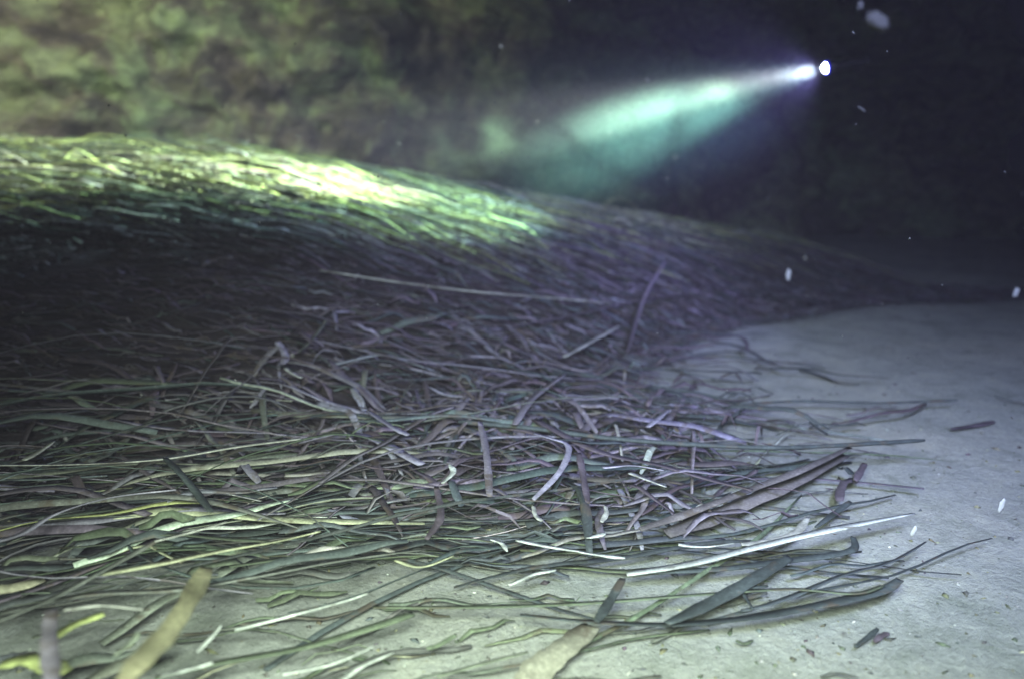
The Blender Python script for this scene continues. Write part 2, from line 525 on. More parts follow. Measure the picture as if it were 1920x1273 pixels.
L = [
    # --- lower right, over open sand
    ([(1175, 1076), (1300, 1055), (1430, 1022), (1560, 992), (1714, 962)], 15, 'white', [0.012, 0.02, 0.03, 0.035, 0.02], 'long straight white leaf pointing right over the open sand'),
    ([(975, 1152), (1100, 1164), (1250, 1170), (1400, 1158), (1530, 1135), (1650, 1108), (1688, 1086)], 17, 'ink', 0.012, 'longest dark slate leaf bowed along the lowest edge of the tangle'),
    ([(700, 1138), (900, 1137), (1100, 1130), (1300, 1115), (1480, 1104), (1600, 1112), (1655, 1098)], 10, 'olive', 0.016, 'thin dark olive leaf running just above the long bowed slate leaf'),
    ([(1600, 1006), (1601, 1028), (1560, 1040), (1480, 1050), (1350, 1066), (1190, 1074)], 10, 'ink', 0.012, 'slate leaf with hooked right tip under the white blade'),
    ([(1482, 1044), (1425, 1078), (1370, 1110), (1300, 1146), (1250, 1168)], 19, 'ink', 0.020, 'broad slate leaf slanting down left between hooked leaf and bowed leaf'),
    ([(1168, 1084), (1138, 1135), (1118, 1165)], 15, 'ink', 0.022, 'short slate leaf slanting down from the left tip of the white blade'),
    ([(1110, 1172), (1070, 1205), (1020, 1245), (975, 1290)], 44, 'sandy', 0.006, 'wide dull grey leaf crossing the bright sand at the bottom edge'),
    ([(1595, 838), (1500, 882), (1400, 920), (1290, 962), (1200, 992)], 10, 'mauve', 0.035, 'dark purple leaf edge slanting from the twig down to the left'),
    ([(1585, 852), (1480, 905), (1370, 955), (1250, 1000)], 24, 'mauve', 0.014, 'widest dull purple leaf slanting across the right of the tangle'),
    ([(1622, 868), (1604, 900)], 10, 'brown', 0.01, 'tiny brown leaf scrap with white speck right of the tangle'),
    ([(1595, 940), (1565, 962), (1530, 988)], 8, 'ink', 0.012, 'short dark leaf sticking up above the middle of the white blade'),
    ([(1515, 970), (1492, 998), (1440, 1016), (1390, 1020)], 10, 'pale', 0.018, 'curved pale grey leaf sweeping up just above the white blade'),
    ([(1272, 1020), (1320, 1024), (1376, 1018)], 9, 'white', 0.025, 'short white leaf piece above the left half of the white blade'),
    ([(1320, 945), (1292, 963), (1262, 975)], 8, 'pale', 0.03, 'small pale leaf curl on the upper left of the widest purple leaf'),
    ([(968, 1012), (1030, 1024), (1105, 1036)], 10, 'white', 0.03, 'white leaf piece in the bright cluster at the bottom of the tangle'),
    ([(1085, 1034), (1125, 1040), (1172, 1046)], 8, 'white', 0.035, 'white leaf scrap at the right end of the bright cluster'),
    ([(1100, 1008), (1135, 1000)], 10, 'white', 0.035, 'stubby white leaf scrap above the bright cluster'),
    ([(920, 1011), (940, 1018), (951, 1033)], 7, 'white', 0.02, 'small hooked white scrap left of the bright cluster'),
    ([(1000, 948), (1004, 966), (1016, 976)], 8, 'pale', 0.04, 'curled pale scrap standing at the left of the tangle foot'),
    ([(1135, 948), (1137, 962), (1128, 978)], 8, 'pale', 0.04, 'curled pale scrap standing at the right of the tangle foot'),
    ([(1365, 900), (1400, 892), (1420, 880)], 8, 'brown', 0.02, 'short brown leaf tip in the gap above the widest purple leaf'),
    ([(1440, 1098), (1395, 1106), (1412, 1142)], 6, 'ink', 0.012, 'thin curled slate strand between the two bowed leaves'),
    ([(1646, 1178), (1626, 1195), (1604, 1212)], 7, 'ink', 0.004, 'small dark leaf scrap alone on the sand at lower right'),
    ([(1666, 1186), (1652, 1192), (1640, 1202)], 8, 'brown', 0.004, 'smaller scrap just right of the lone dark scrap on sand'),
    ([(1380, 1200), (1395, 1206), (1412, 1200)], 5, 'olive', 0.003, 'little dark crescent scrap on the bright sand near the bottom'),
    # --- right, on the blue sand
    ([(1640, 785), (1645, 790)], 3, 'ink', 0.003, None),
    ([(1330, 640), (1390, 650), (1440, 678), (1478, 692)], 8, 'ink', 0.012, 'upper dark strand curving down right onto the blue sand'),
    ([(1335, 636), (1380, 630), (1398, 640), (1402, 656)], 7, 'brown', 0.02, 'dark curl arching over the upper dark strand'),
    ([(1498, 690), (1540, 704), (1575, 717), (1612, 720)], 7, 'ink', 0.004, 'thin dark strand lying alone beyond the upper dark strand'),
    ([(1125, 690), (1250, 692), (1350, 696), (1428, 699)], 10, 'ink', 0.025, 'straight dark leaf with blunt end pointing right over blue sand'),
    ([(1262, 648), (1282, 650), (1296, 662)], 7, 'ink', 0.01, 'short dark hook of leaf above the blunt dark leaf'),
    ([(1400, 762), (1352, 798), (1338, 838)], 6, 'ink', 0.02, 'thin dark strand curving down from the forked strand to the twig'),
    ([(1283, 745), (1255, 785), (1235, 808)], 8, 'purple', 0.025, 'thin purple strand left of the forked strand'),
    ([(1865, 790), (1830, 797), (1784, 804)], 6, 'brown', 0.003, 'short brown rootlet alone on the blue sand at far right'),
    ([(1865, 742), (1895, 750), (1935, 760)], 5, 'ink', 0.003, 'dark strand running out of the picture at the right edge'),
    # --- centre tangle
    ([(1000, 812), (1035, 822), (1062, 832), (1065, 852), (1045, 890), (1000, 936)], 10, 'lilac', 0.07, 'pale lilac leaf bent like a hook in the middle tangle'),
    ([(1058, 668), (1105, 642), (1160, 612)], 11, 'pale', 0.05, 'short pale grey leaf slanting up on the upper tangle'),
    ([(1130, 876), (1185, 872), (1245, 882)], 9, 'lilac', 0.06, 'lilac leaf arching over the purple leaves right of the hook'),
    ([(1180, 886), (1212, 898), (1248, 912)], 11, 'pale', 0.05, 'short pale leaf pointing down right below the arching lilac leaf'),
    ([(600, 508), (750, 531), (900, 549), (1040, 560), (1135, 569)], 7, 'pale', 0.035, 'very long thin grey leaf stretched over the dark bank'),
    ([(960, 612), (1080, 590), (1200, 563), (1290, 549)], 9, 'brown', 0.015, 'dark brown leaf running up right from the end of the long grey leaf'),
    ([(1248, 490), (1212, 548), (1190, 610), (1176, 660)], 8, 'brown', 0.03, 'dark leaf standing up across the dark brown leaf'),
    ([(900, 790), (912, 850), (918, 930)], 13, 'purple', 0.075, 'upright purple leaf hanging down through the middle tangle'),
    ([(1085, 848), (1094, 895), (1102, 942)], 12, 'brown', 0.07, 'upright dark brown leaf right of the hooked lilac leaf'),
    ([(1000, 785), (1120, 845), (1240, 872), (1330, 898), (1410, 918)], 15, 'brown', 0.05, 'broad brown leaf fanning right out of the tangle under the twig'),
    ([(880, 668), (940, 672), (985, 690)], 8, 'lilac', 0.03, 'curved lilac leaf on the upper middle of the tangle'),
    ([(1215, 800), (1245, 775), (1255, 768)], 10, 'lilac', 0.045, 'short lilac leaf left of the thin purple strand'),
    ([(965, 795), (1000, 745), (1060, 700)], 14, 'purple', 0.055, 'purple leaf slanting up right above the middle tangle'),
    ([(520, 640), (535, 665), (530, 682)], 12, 'lilac', 0.03, 'pale upright scrap on the dark bank face'),
    ([(535, 690), (550, 700), (566, 708)], 8, 'pale', 0.02, 'pale slanting scrap just below the upright scrap'),
    ([(468, 752), (520, 750), (548, 752)], 6, 'pale', 0.02, 'small pale dash of leaf at the foot of the dark bank'),
    ([(560, 660), (590, 630), (612, 600)], 9, 'grey', 0.03, 'grey leaf slanting up right of the upright scrap'),
    ([(600, 905), (660, 860), (720, 830), (800, 780), (850, 762)], 12, 'purple', 0.05, 'long purple leaf rising right along the left of the tangle'),
    ([(560, 830), (640, 812), (700, 822), (790, 870)], 16, 'lilac', 0.04, 'wide lilac leaf arched over the left of the tangle'),
    ([(690, 770), (735, 800), (765, 815)], 12, 'lilac', 0.06, 'bright lilac scrap on the left of the tangle'),
    ([(830, 905), (850, 885), (842, 870)], 9, 'white', 0.06, 'bright little scrap in the dark lower tangle'),
    # --- bank crest
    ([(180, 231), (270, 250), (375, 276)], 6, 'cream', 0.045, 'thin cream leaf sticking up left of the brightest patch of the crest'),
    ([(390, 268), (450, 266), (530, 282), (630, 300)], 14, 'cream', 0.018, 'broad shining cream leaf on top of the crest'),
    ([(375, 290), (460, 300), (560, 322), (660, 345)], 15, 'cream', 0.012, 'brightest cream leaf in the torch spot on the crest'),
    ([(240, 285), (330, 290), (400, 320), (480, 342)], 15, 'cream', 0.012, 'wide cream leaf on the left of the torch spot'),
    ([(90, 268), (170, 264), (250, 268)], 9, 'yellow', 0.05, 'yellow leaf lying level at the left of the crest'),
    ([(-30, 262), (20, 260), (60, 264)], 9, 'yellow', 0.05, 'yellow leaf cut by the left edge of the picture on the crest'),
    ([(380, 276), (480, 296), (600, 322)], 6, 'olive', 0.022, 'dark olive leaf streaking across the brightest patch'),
    ([(0, 365), (200, 362), (400, 372), (580, 382)], 5, 'olive', 0.03, 'long thin dark leaf lying level under the lit crest'),
    ([(940, 330), (990, 338), (1020, 355)], 6, 'white', 0.04, 'small white leaf arch on the right of the crest'),
    ([(860, 372), (900, 368), (940, 385), (985, 365)], 8, 'pale', 0.03, 'pale zigzag leaf on the right of the crest'),
    # --- left and bottom left
    ([(-40, 872), (130, 870), (300, 860), (450, 836), (565, 822)], 8, 'pale', 0.06, 'long pale grey leaf level across the left under the dark bank'),
    ([(-40, 792), (60, 784), (170, 786)], 9, 'pale', 0.04, 'pale leaf level at the left edge below the dark bank'),
    ([(45, 862), (75, 845), (100, 828)], 12, 'pale', 0.06, 'short pale leaf slanting up at the left edge'),
    ([(310, 858), (350, 900), (395, 958)], 13, 'ink', 0.075, 'dark slate leaf dropping down right across the left litter'),
    ([(180, 1078), (300, 1056), (420, 1031), (520, 1014), (600, 996)], 12, 'cream', 0.065, 'long cream leaf rising right through the lower left litter'),
    ([(290, 1014), (360, 996), (424, 978)], 13, 'pale', 0.085, 'pale leaf with rounded tip above the long cream leaf'),
    ([(388, 1062), (360, 1115), (318, 1180), (262, 1240), (215, 1300)], 36, 'tan', [0.085, 0.10, 0.11, 0.12, 0.12], 'thick tan leaf standing out of focus near the lower left corner'),
    ([(96, 1140), (92, 1200), (100, 1300)], 24, 'purple', [0.10, 0.12, 0.13], 'dark purple leaf upright in the lower left corner'),
    ([(85, 1205), (135, 1172), (195, 1150)], 26, 'yellow', 0.07, 'wide yellow green leaf beside the dark upright corner leaf'),
    ([(0, 1245), (60, 1235), (120, 1260)], 34, 'yellow', 0.06, 'widest yellow green leaf in the lower left corner'),
    ([(120, 1143), (190, 1134), (268, 1142)], 9, 'pale', 0.08, 'narrow pale leaf above the wide yellow green leaf'),
    ([(215, 1228), (250, 1200), (258, 1185)], 13, 'green', 0.08, 'green leaf tip poking up left of the thick tan leaf'),
    ([(-30, 1020), (40, 1000), (110, 960), (210, 932), (330, 918)], 12, 'lilac', 0.07, 'lilac grey leaf arching up from the left edge'),
    ([(-30, 1175), (100, 1120), (210, 1060), (300, 1010)], 13, 'grey', 0.07, 'grey leaf rising steeply from the left edge'),
    ([(290, 1270), (420, 1240), (560, 1215), (690, 1178), (775, 1150)], 17, 'olive', 0.02, 'broad dark olive leaf rising right over the bright sand'),
    ([(530, 1264), (620, 1245), (700, 1212)], 6, 'white', 0.022, 'thin white leaf low on the bright sand at the bottom'),
    ([(630, 1285), (680, 1248), (740, 1222)], 9, 'white', 0.014, 'white leaf running off the bottom edge'),
    ([(300, 1267), (350, 1255), (400, 1242)], 7, 'white', 0.05, 'white leaf just right of the foot of the tan leaf'),
    ([(370, 1222), (400, 1190), (415, 1172)], 8, 'white', 0.05, 'upright white leaf tip right of the thick tan leaf'),
    ([(440, 1180), (520, 1160), (640, 1128), (690, 1112)], 7, 'white', 0.035, 'thin white leaf lit along the near litter'),
    ([(0, 1150), (160, 1115), (330, 1105), (480, 1080), (640, 1050), (790, 1030)], 14, 'grey', 0.05, 'long grey leaf sweeping across the whole lower left'),
    ([(430, 1062), (600, 1036), (760, 1011), (860, 1008), (925, 1016)], 9, 'olive', 0.035, 'dark olive leaf ending at the hooked white scrap'),
    ([(818, 912), (826, 968), (800, 1010)], 12, 'brown', 0.055, 'dark brown leaf bending down out of the tangle foot'),
    ([(740, 1050), (790, 1062), (850, 1042)], 6, 'cream', 0.03, 'small cream leaf bent into a shallow v below the tangle'),
    ([(955, 1096), (1000, 1076), (1042, 1068)], 11, 'white', 0.02, 'short bright leaf on pale sand below the tangle'),
    ([(855, 1190), (820, 1210), (800, 1215)], 7, 'olive', 0.01, 'short dark olive tip on the bright bottom sand'),
    ([(820, 1268), (900, 1245), (990, 1222)], 8, 'green', 0.01, 'narrow green leaf at the bottom left of the wide dull grey leaf'),
    ([(1080, 1222), (1200, 1195), (1330, 1180)], 5, 'olive', 0.004, 'fine dark strand at the upper edge of the bright bottom sand'),
    ([(1540, 1268), (1570, 1262), (1610, 1272)], 6, 'grey', 0.003, 'small arched grey scrap at the bottom edge of the sand'),
]
n_indiv = 0
for pts, w, tint, lift, label in L:
    if label is None: continue
    if traced(pts, w, tint, lift, label): n_indiv += 1

TW = [
    ([(860, 790), (1000, 803), (1150, 822), (1300, 833), (1450, 839), (1580, 834), (1733, 825)], 11, 'ink', 0.045, 'long straight dark twig pointing right out of the tangle'),
    ([(1215, 725), (1310, 738), (1390, 757), (1450, 765)], 9, 'ink', 0.02, 'short forked strand of dark root above the long twig'),
    ([(1390, 757), (1500, 752), (1650, 755), (1795, 750)], 6, 'ink', 0.010, 'thin straight dark root stretched over the blue sand'),
]
for pts, w, tint, lift, label in TW:
    traced(pts, w, tint, lift, label, kind='bar', name='twig')


# --- generated leaves -------------------------------------------------
def wander(x, y, ang, length, curve, base, arch, n):
    """ground path starting at x,y; returns centre line following the bed"""
    k = np.linspace(0, 1, n)
    a = ang + curve * (k - 0.5) + 0.06 * np.sin(k * random.uniform(3, 8) + random.uniform(0, 6))
    st = length / (n - 1)
    xs = x + np.concatenate([[0], np.cumsum(np.cos(a[:-1]) * st)]) - math.cos(ang) * length / 2
    ys = y + np.concatenate([[0], np.cumsum(np.sin(a[:-1]) * st)]) - math.sin(ang) * length / 2
    z = hgt(xs, ys)
    zl = np.linspace(z[0], z[-1], n)
    z = np.maximum(z, 0.6 * z + 0.4 * zl) + base + arch * np.sin(k * math.pi) + 0.003 * np.sin(k * 11 + x * 40)
    return np.stack([xs, ys, z + 0.003], -1)


def pick(palette):
    r = random.random() * sum(w for _, w in palette)
    for t, w in palette:
        r -= w
        if r <= 0: return t
    return palette[-1][0]


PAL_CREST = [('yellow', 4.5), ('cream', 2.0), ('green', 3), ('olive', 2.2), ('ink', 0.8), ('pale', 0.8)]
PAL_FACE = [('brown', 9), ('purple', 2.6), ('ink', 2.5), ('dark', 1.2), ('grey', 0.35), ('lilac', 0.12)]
PAL_TANGLE = [('brown', 5), ('purple', 5), ('lilac', 1.2), ('ink', 2), ('grey', 0.8), ('pale', 0.25)]
PAL_LEFT = [('grey', 4), ('olive', 3), ('green', 1.0), ('dark', 3.4), ('purple', 2.6), ('ink', 1.5), ('lilac', 1.2), ('pale', 0.6), ('cream', 0.12)]
PAL_DIM = [('brown', 5), ('purple', 3), ('ink', 3), ('dark', 1), ('lilac', 0.3)]
PAL_NEAR = [('green', 2.4), ('olive', 3), ('cream', 0.7), ('yellow', 0.12), ('grey', 2), ('dark', 1.6), ('pale', 1.2), ('white', 0.5)]


class Bag:
    def __init__(s): s.v, s.f, s.t, s.n = [], [], [], 0
    def add(s, verts, faces, col):
        s.v.append(verts); s.f.append(faces + s.n); s.n += len(verts)
        s.t.append(np.repeat(np.array(col)[None, :], len(verts), 0))
    def build(s, name):
        return mesh_obj(name, np.concatenate(s.v), np.concatenate(s.f), m_leaf, tints=np.concatenate(s.t))


def jitter(t):
    c = np.array(TINT[t]) * random.uniform(0.65, 1.35)
    return np.clip(c * (1 + rng.normal(0, 0.04, 3)), 0.01, 0.9)


def leaf_geo(x, y, ang, length, curve, base, arch, width, n=9, roll=0.35, thick=0.0008, tw=1.1):
    cl = wander(x, y, ang, length, curve, base, arch, n)
    return cl, strip(cl, width, roll=random.gauss(0, roll), thick=thick, twist=random.uniform(-tw, tw),
                     taper=(random.uniform(0.3, 0.9), random.uniform(0.1, 0.8)))


bank = Bag()
# crest and lit shoulder: combed down to the right
c = 0
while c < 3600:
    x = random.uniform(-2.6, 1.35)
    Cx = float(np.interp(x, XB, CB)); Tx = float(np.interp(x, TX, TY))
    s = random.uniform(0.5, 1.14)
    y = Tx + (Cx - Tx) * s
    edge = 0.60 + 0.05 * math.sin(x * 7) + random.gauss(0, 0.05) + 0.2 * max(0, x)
    t = pick(PAL_CREST) if s > edge else pick(PAL_FACE)  # pale tints stop where the torch-lit band stops: its light is in the colour
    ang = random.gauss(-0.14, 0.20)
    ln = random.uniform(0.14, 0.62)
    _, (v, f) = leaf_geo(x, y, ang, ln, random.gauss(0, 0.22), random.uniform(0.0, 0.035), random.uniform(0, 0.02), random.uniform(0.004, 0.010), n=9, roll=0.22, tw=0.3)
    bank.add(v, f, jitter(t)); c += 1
# loose blades springing out of the crest
for _ in range(60):
    x = random.uniform(-2.0, 1.0)
    y = float(np.interp(x, XB, CB)) + random.uniform(-0.35, 0.1)
    _, (v, f) = leaf_geo(x, y, random.gauss(-0.05, 0.35), random.uniform(0.12, 0.4), random.gauss(0, 0.5), random.uniform(0.01, 0.04), random.uniform(0.01, 0.045), random.uniform(0.003, 0.006), n=9)
    bank.add(v, f, jitter(pick(PAL_CREST)))
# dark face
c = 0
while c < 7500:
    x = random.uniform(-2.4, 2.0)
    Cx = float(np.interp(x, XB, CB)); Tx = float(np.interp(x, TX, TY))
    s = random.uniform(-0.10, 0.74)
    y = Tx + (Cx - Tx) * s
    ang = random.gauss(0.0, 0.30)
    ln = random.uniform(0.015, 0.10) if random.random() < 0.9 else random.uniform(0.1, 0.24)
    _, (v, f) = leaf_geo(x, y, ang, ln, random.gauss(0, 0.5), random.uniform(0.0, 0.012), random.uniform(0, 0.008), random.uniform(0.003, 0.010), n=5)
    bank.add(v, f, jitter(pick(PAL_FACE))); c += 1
o = bank.build('bank_leaf_litter')
tag(o, 'heap of dead seagrass leaves covering the dark bank and its lit crest', 'leaf litter', kind='stuff')

floor_bag = Bag()
indiv = []


def place_leaf(x, y, pal, angm, angs, lmin, lmax, wmin, wmax, lift, curve_s=0.45, arch=0.02, name_zone=''):
    t = pick(pal)
    ang = random.gauss(angm, angs)
    ln = random.uniform(lmin, lmax)
    w = random.uniform(wmin, wmax)
    n = 10 if ln > 0.12 else 6
    cl, (v, f) = leaf_geo(x, y, ang, ln, random.gauss(0, curve_s), lift * random.random(), random.uniform(0, arch), w, n=n)
    px = to_px(cl[len(cl) // 2])
    indiv.append([ln * w / max(px[2], 0.2) ** 2, cl, v, f, t, px, ln, name_zone])


# tangle in the middle: every direction
for _ in range(880):
    x = random.gauss(0.0, 0.40); y = random.gauss(1.36, 0.25)
    if not (0.98 < y < 2.3) or x < -1.2 or x > 0.52: continue
    if x > 0.30 and random.random() < 0.65: continue
    if x < -0.45 and y > 1.38: continue
    ang = random.choice([0, 0.2, -0.3, 0.6, 1.3, -0.8, 2.0, 0.9]) if y < 1.5 else random.gauss(0, 0.3)
    place_leaf(x, y, PAL_TANGLE if y < 1.5 else PAL_DIM, ang, 0.4, 0.02, 0.26, 0.004, 0.013, 0.045, curve_s=0.35, arch=0.025, name_zone='tangle')
# fans going right onto the blue sand
for _ in range(120):
    x = random.uniform(0.1, 0.75); y = random.uniform(1.25, 2.3)
    if random.random() < x / 0.9: continue
    place_leaf(x, y, [('ink', 5), ('purple', 1), ('brown', 3)], random.gauss(-0.05, 0.4), 0.3, 0.08, 0.42, 0.003, 0.007, 0.02, curve_s=0.8, name_zone='fan')
# left litter, long arcs combed left to right
for _ in range(255):
    x = random.uniform(-1.9, 0.10); y = random.uniform(0.74, 1.34)
    if y < 1.0 and x > -0.36: continue
    place_leaf(x, y, PAL_LEFT, max(0.05, 0.42 - 0.8 * (y - 0.85)), 0.24, 0.08, 0.60, 0.005, 0.015, 0.055, 0.28, 0.02, 'left')
# nearest litter at bottom left
for _ in range(115):
    x = random.uniform(-0.95, -0.16); y = random.uniform(0.50, 0.92)
    if x > -0.40 and y < 0.82 and random.random() < 0.88: continue
    place_leaf(x, y, PAL_NEAR, 0.5, 0.28, 0.05, 0.28, 0.005, 0.015, 0.055, 0.3, 0.02, 'near')
# band of blades between tangle and bright sand
for _ in range(100):
    x = random.uniform(-0.45, 0.42); y = random.uniform(0.87, 1.08)
    if x > 0.2 and random.random() < 0.6: continue
    place_leaf(x, y, [('olive', 3), ('dark', 3), ('grey', 2), ('green', 0.5), ('ink', 2), ('white', 0.2), ('pale', 0.6)], 0.20, 0.22, 0.05, 0.36, 0.005, 0.012, 0.03, 0.25, 0.012, 'band')
# long thin strands lying across everything
for _ in range(130):
    x = random.uniform(-1.3, 0.42); y = random.uniform(0.86, 1.6)
    if y > 1.35 and x < -0.3: continue
    place_leaf(x, y, [('ink', 4), ('dark', 3), ('purple', 2), ('olive', 1.5), ('lilac', 0.8)], 0.22 - 0.25 * (y - 1), 0.3, 0.3, 0.75, 0.003, 0.0065, 0.015 if x > -0.05 else 0.06, 0.9, 0.012 if x > -0.05 else 0.04, 'strand')
# a thin scatter over the bright sand
for _ in range(26):
    x = random.uniform(-0.35, 0.25); y = random.uniform(0.60, 0.84)
    place_leaf(x, y, [('olive', 3), ('green', 2), ('grey', 2), ('cream', 1)], 0.3, 0.25, 0.03, 0.2, 0.003, 0.007, 0.008, 0.35, 0.008, 'sand')

# the largest in view become things of their own, the rest one mass
vis = [r for r in indiv if 0 < r[5][0] < 1920 and 0 < r[5][1] < 1273 and r[6] > 0.06]
vis.sort(key=lambda r: -r[0])
chosen = vis[:300 - n_indiv]
ids = {id(r) for r in chosen}
for r in indiv:
    if id(r) in ids: continue
    floor_bag.add(r[2], r[3], jitter(r[4]))


def place_word(u, v):
    if v > 1130:
        return 'in the lower left corner' if u < 330 else ('beside the foot of the thick tan leaf' if u < 520 else 'on the bright bottom sand')
    if v > 1030:
        return 'under the long cream leaf at left' if u < 450 else ('in the green litter above the bright sand' if u < 900 else 'around the left tip of the white blade')
    if v > 940:
        return 'left of the pale rounded leaf' if u < 330 else ('between pale rounded leaf and tangle' if u < 800 else 'at the foot of the tangle')
    if v > 850:
        return 'left of the dropping dark leaf' if u < 340 else ('right of the dropping dark leaf' if u < 620 else 'in the lower tangle')
    if u < 560: return 'below the dark bank at left'
    if u < 900: return 'on the left shoulder of the tangle'
    if u < 1180: return 'around the hooked lilac leaf'
    return 'near the forked dark root'


groups = {}
for r in chosen:
    cl = r[1]
    bend = np.linalg.norm(cl[-1] - cl[0]) / (r[6] + 1e-6)
    size = 'long' if r[6] > 0.33 else ('short' if r[6] < 0.16 else 'middling')
    shape = 'curved' if bend < 0.985 else 'straight'
    key = (size, shape, WORD[r[4]], place_word(r[5][0], r[5][1]))
    groups.setdefault(key, []).append(r)
ORD = ['leftmost', 'second from left', 'third from left', 'fourth from left', 'fifth from left', 'sixth from left', 'seventh from left', 'eighth from left', 'ninth from left', 'tenth from left'] + [f'{k}th from left' for k in range(11, 60)]
for (size, shape, colr, where), rs in groups.items():
    rs.sort(key=lambda r: r[5][0])
    for i, r in enumerate(rs):
        desc = f'{size} {shape} {colr}'
        if len(rs) == 1: lab = f'{desc} leaf {where}'
        else: lab = f'{ORD[i]} {desc} leaf {where}'
        org = r[1][len(r[1]) // 2].copy()
        o = mesh_obj('seagrass_leaf', r[2] - org, r[3], m_leaf, tints=np.repeat(jitter(r[4])[None, :], len(r[2]), 0))
        o.location = org
        tag(o, lab, 'leaf', 'seagrass leaves on the sea bed')
o = floor_bag.build('floor_leaf_litter')
tag(o, 'loose dead seagrass leaves strewn thickly over the near sea bed', 'leaf litter', kind='stuff')

# crumbs and shell grit on the sand
grit = Bag()
def crumb(x, y, r, col):
    z = float(hgt(x, y))
    base = np.array([[1, 0, 0], [0, 1, 0], [-1, 0, 0], [0, -1, 0], [0, 0, .6], [0, 0, -.6]]) * r
    base = base * rng.uniform(0.4, 1.6, (6, 1)); base[:, 0] *= rng.uniform(0.6, 2.6)
    a = random.uniform(0, 6.28); c_, s_ = math.cos(a), math.sin(a)
    R = np.array([[c_, -s_, 0], [s_, c_, 0], [0, 0, 1]])
    v = base @ R.T + np.array([x, y, z + r * 0.2])
    f = np.array([[0, 1, 4, 4], [1, 2, 4, 4], [2, 3, 4, 4], [3, 0, 4, 4], [1, 0, 5, 5], [2, 1, 5, 5], [3, 2, 5, 5], [0, 3, 5, 5]])
    return v, f
gv, gf, gt, gn = [], [], [], 0
for _ in range(7500):
    y = 0.5 + 2.6 * random.random() ** 1.6
    x = random.uniform(-1.0, 1.0) * (0.45 + 0.75 * y)
    if random.random() < 0.22: r, t = random.uniform(0.0008, 0.0022), random.choice(['white', 'cream', 'pale'])
    else: r, t = 0.0008 + 0.0035 * random.random() ** 2.5, random.choice(['olive', 'dark', 'grey', 'tan', 'brown'])
    v, f = crumb(x, y, r, t)
    gv.append(v); gf.extend([tuple(int(q) + gn for q in row[:3]) for row in f]); gt.append(np.repeat(jitter(t)[None, :], 6, 0)); gn += 6
o = mesh_obj('sand_debris', np.concatenate(gv), np.array(gf), m_leaf, smooth=False, tints=np.concatenate(gt))
tag(o, 'tiny shell grit and plant crumbs sprinkled over the sand', 'debris', kind='stuff')

# ------------------------------------------------------------------ the dive torch
import bmesh


def lathe(name, prof, mat, parent, seg=40):
    bm = bmesh.new()
    rings = []
    for (z, r) in prof:
        if r < 1e-5:
            rings.append([bm.verts.new((0, 0, z))])
        else:
            rings.append([bm.verts.new((r * math.cos(2 * math.pi * i / seg), r * math.sin(2 * math.pi * i / seg), z)) for i in range(seg)])
    for a, b_ in zip(rings[:-1], rings[1:]):
        for i in range(seg):
            j = (i + 1) % seg
            if len(a) == 1 and len(b_) == 1: continue
            if len(a) == 1: bm.faces.new((a[0], b_[i], b_[j]))
            elif len(b_) == 1: bm.faces.new((a[i], b_[0], a[j]))
            else: bm.faces.new((a[i], b_[i], b_[j], a[j]))
    bmesh.ops.recalc_face_normals(bm, faces=bm.faces)
    me = bpy.data.meshes.new(name); bm.to_mesh(me); bm.free()
    for p in me.polygons: p.use_smooth = True
    me.materials.append(mat)
    o = bpy.data.objects.new(name, me); COL.objects.link(o); o.parent = parent
    return o


torch = bpy.data.objects.new('dive_torch', None); COL.objects.link(torch)
torch.location = TORCH
torch.scale = (0.64, 0.64, 0.64)
face = (AXIS + Vector((0, -0.42, -0.05))).normalized()
torch.rotation_euler = AXIS.to_track_quat('Z', 'Y').to_euler()
tag(torch, 'lit dive torch shining to the left in dark water', 'torch')
lathe('torch_body', [(-0.19, 0), (-0.19, 0.014), (-0.185, 0.017), (-0.06, 0.017), (-0.05, 0.019), (-0.035, 0.027), (-0.004, 0.028), (-0.004, 0.0)], m_black, torch)
lathe('bezel', [(-0.003, 0.022), (-0.003, 0.029), (0.006, 0.027), (0.006, 0.022), (-0.003, 0.022)], m_ring, torch)
lathe('lens', [(-0.002, 0.0), (-0.002, 0.0215), (0.004, 0.0215), (0.012, 0.017), (0.017, 0.009), (0.019, 0.0)], m_lamp, torch)
lathe('tail_switch', [(-0.200, 0), (-0.200, 0.008), (-0.191, 0.009), (-0.191, 0)], m_steel, torch)


# ------------------------------------------------------------------ flakes of marine snow
def flake(u, v, d, wpx, hpx, rot, label, mat=None):
    p = at_depth(u, v, d)
    sx, sz = wpx * d / FPX / 2, hpx * d / FPX / 2
    bm = bmesh.new()
    bmesh.ops.create_icosphere(bm, subdivisions=3, radius=1)
    off = Vector((u * .1, v * .1, 0))
    for q in bm.verts:
        k = 1 + 0.45 * noise.noise(q.co * 1.6 + off) + 0.2 * noise.noise(q.co * 4 + off)
        q.co = Vector((q.co.x * sx * k, q.co.y * min(sx, sz) * 0.6 * k, q.co.z * sz * k))
    me = bpy.data.meshes.new('drifting_flake'); bm.to_mesh(me); bm.free()
    for f in me.polygons: f.use_smooth = True
    me.materials.append(mat or m_flake)
    o = bpy.data.objects.new('drifting_flake', me); COL.objects.link(o)
    o.location = p; o.rotation_euler = (0, rot, 0)
    return tag(o, label, 'flake', 'flakes drifting in the dark water')


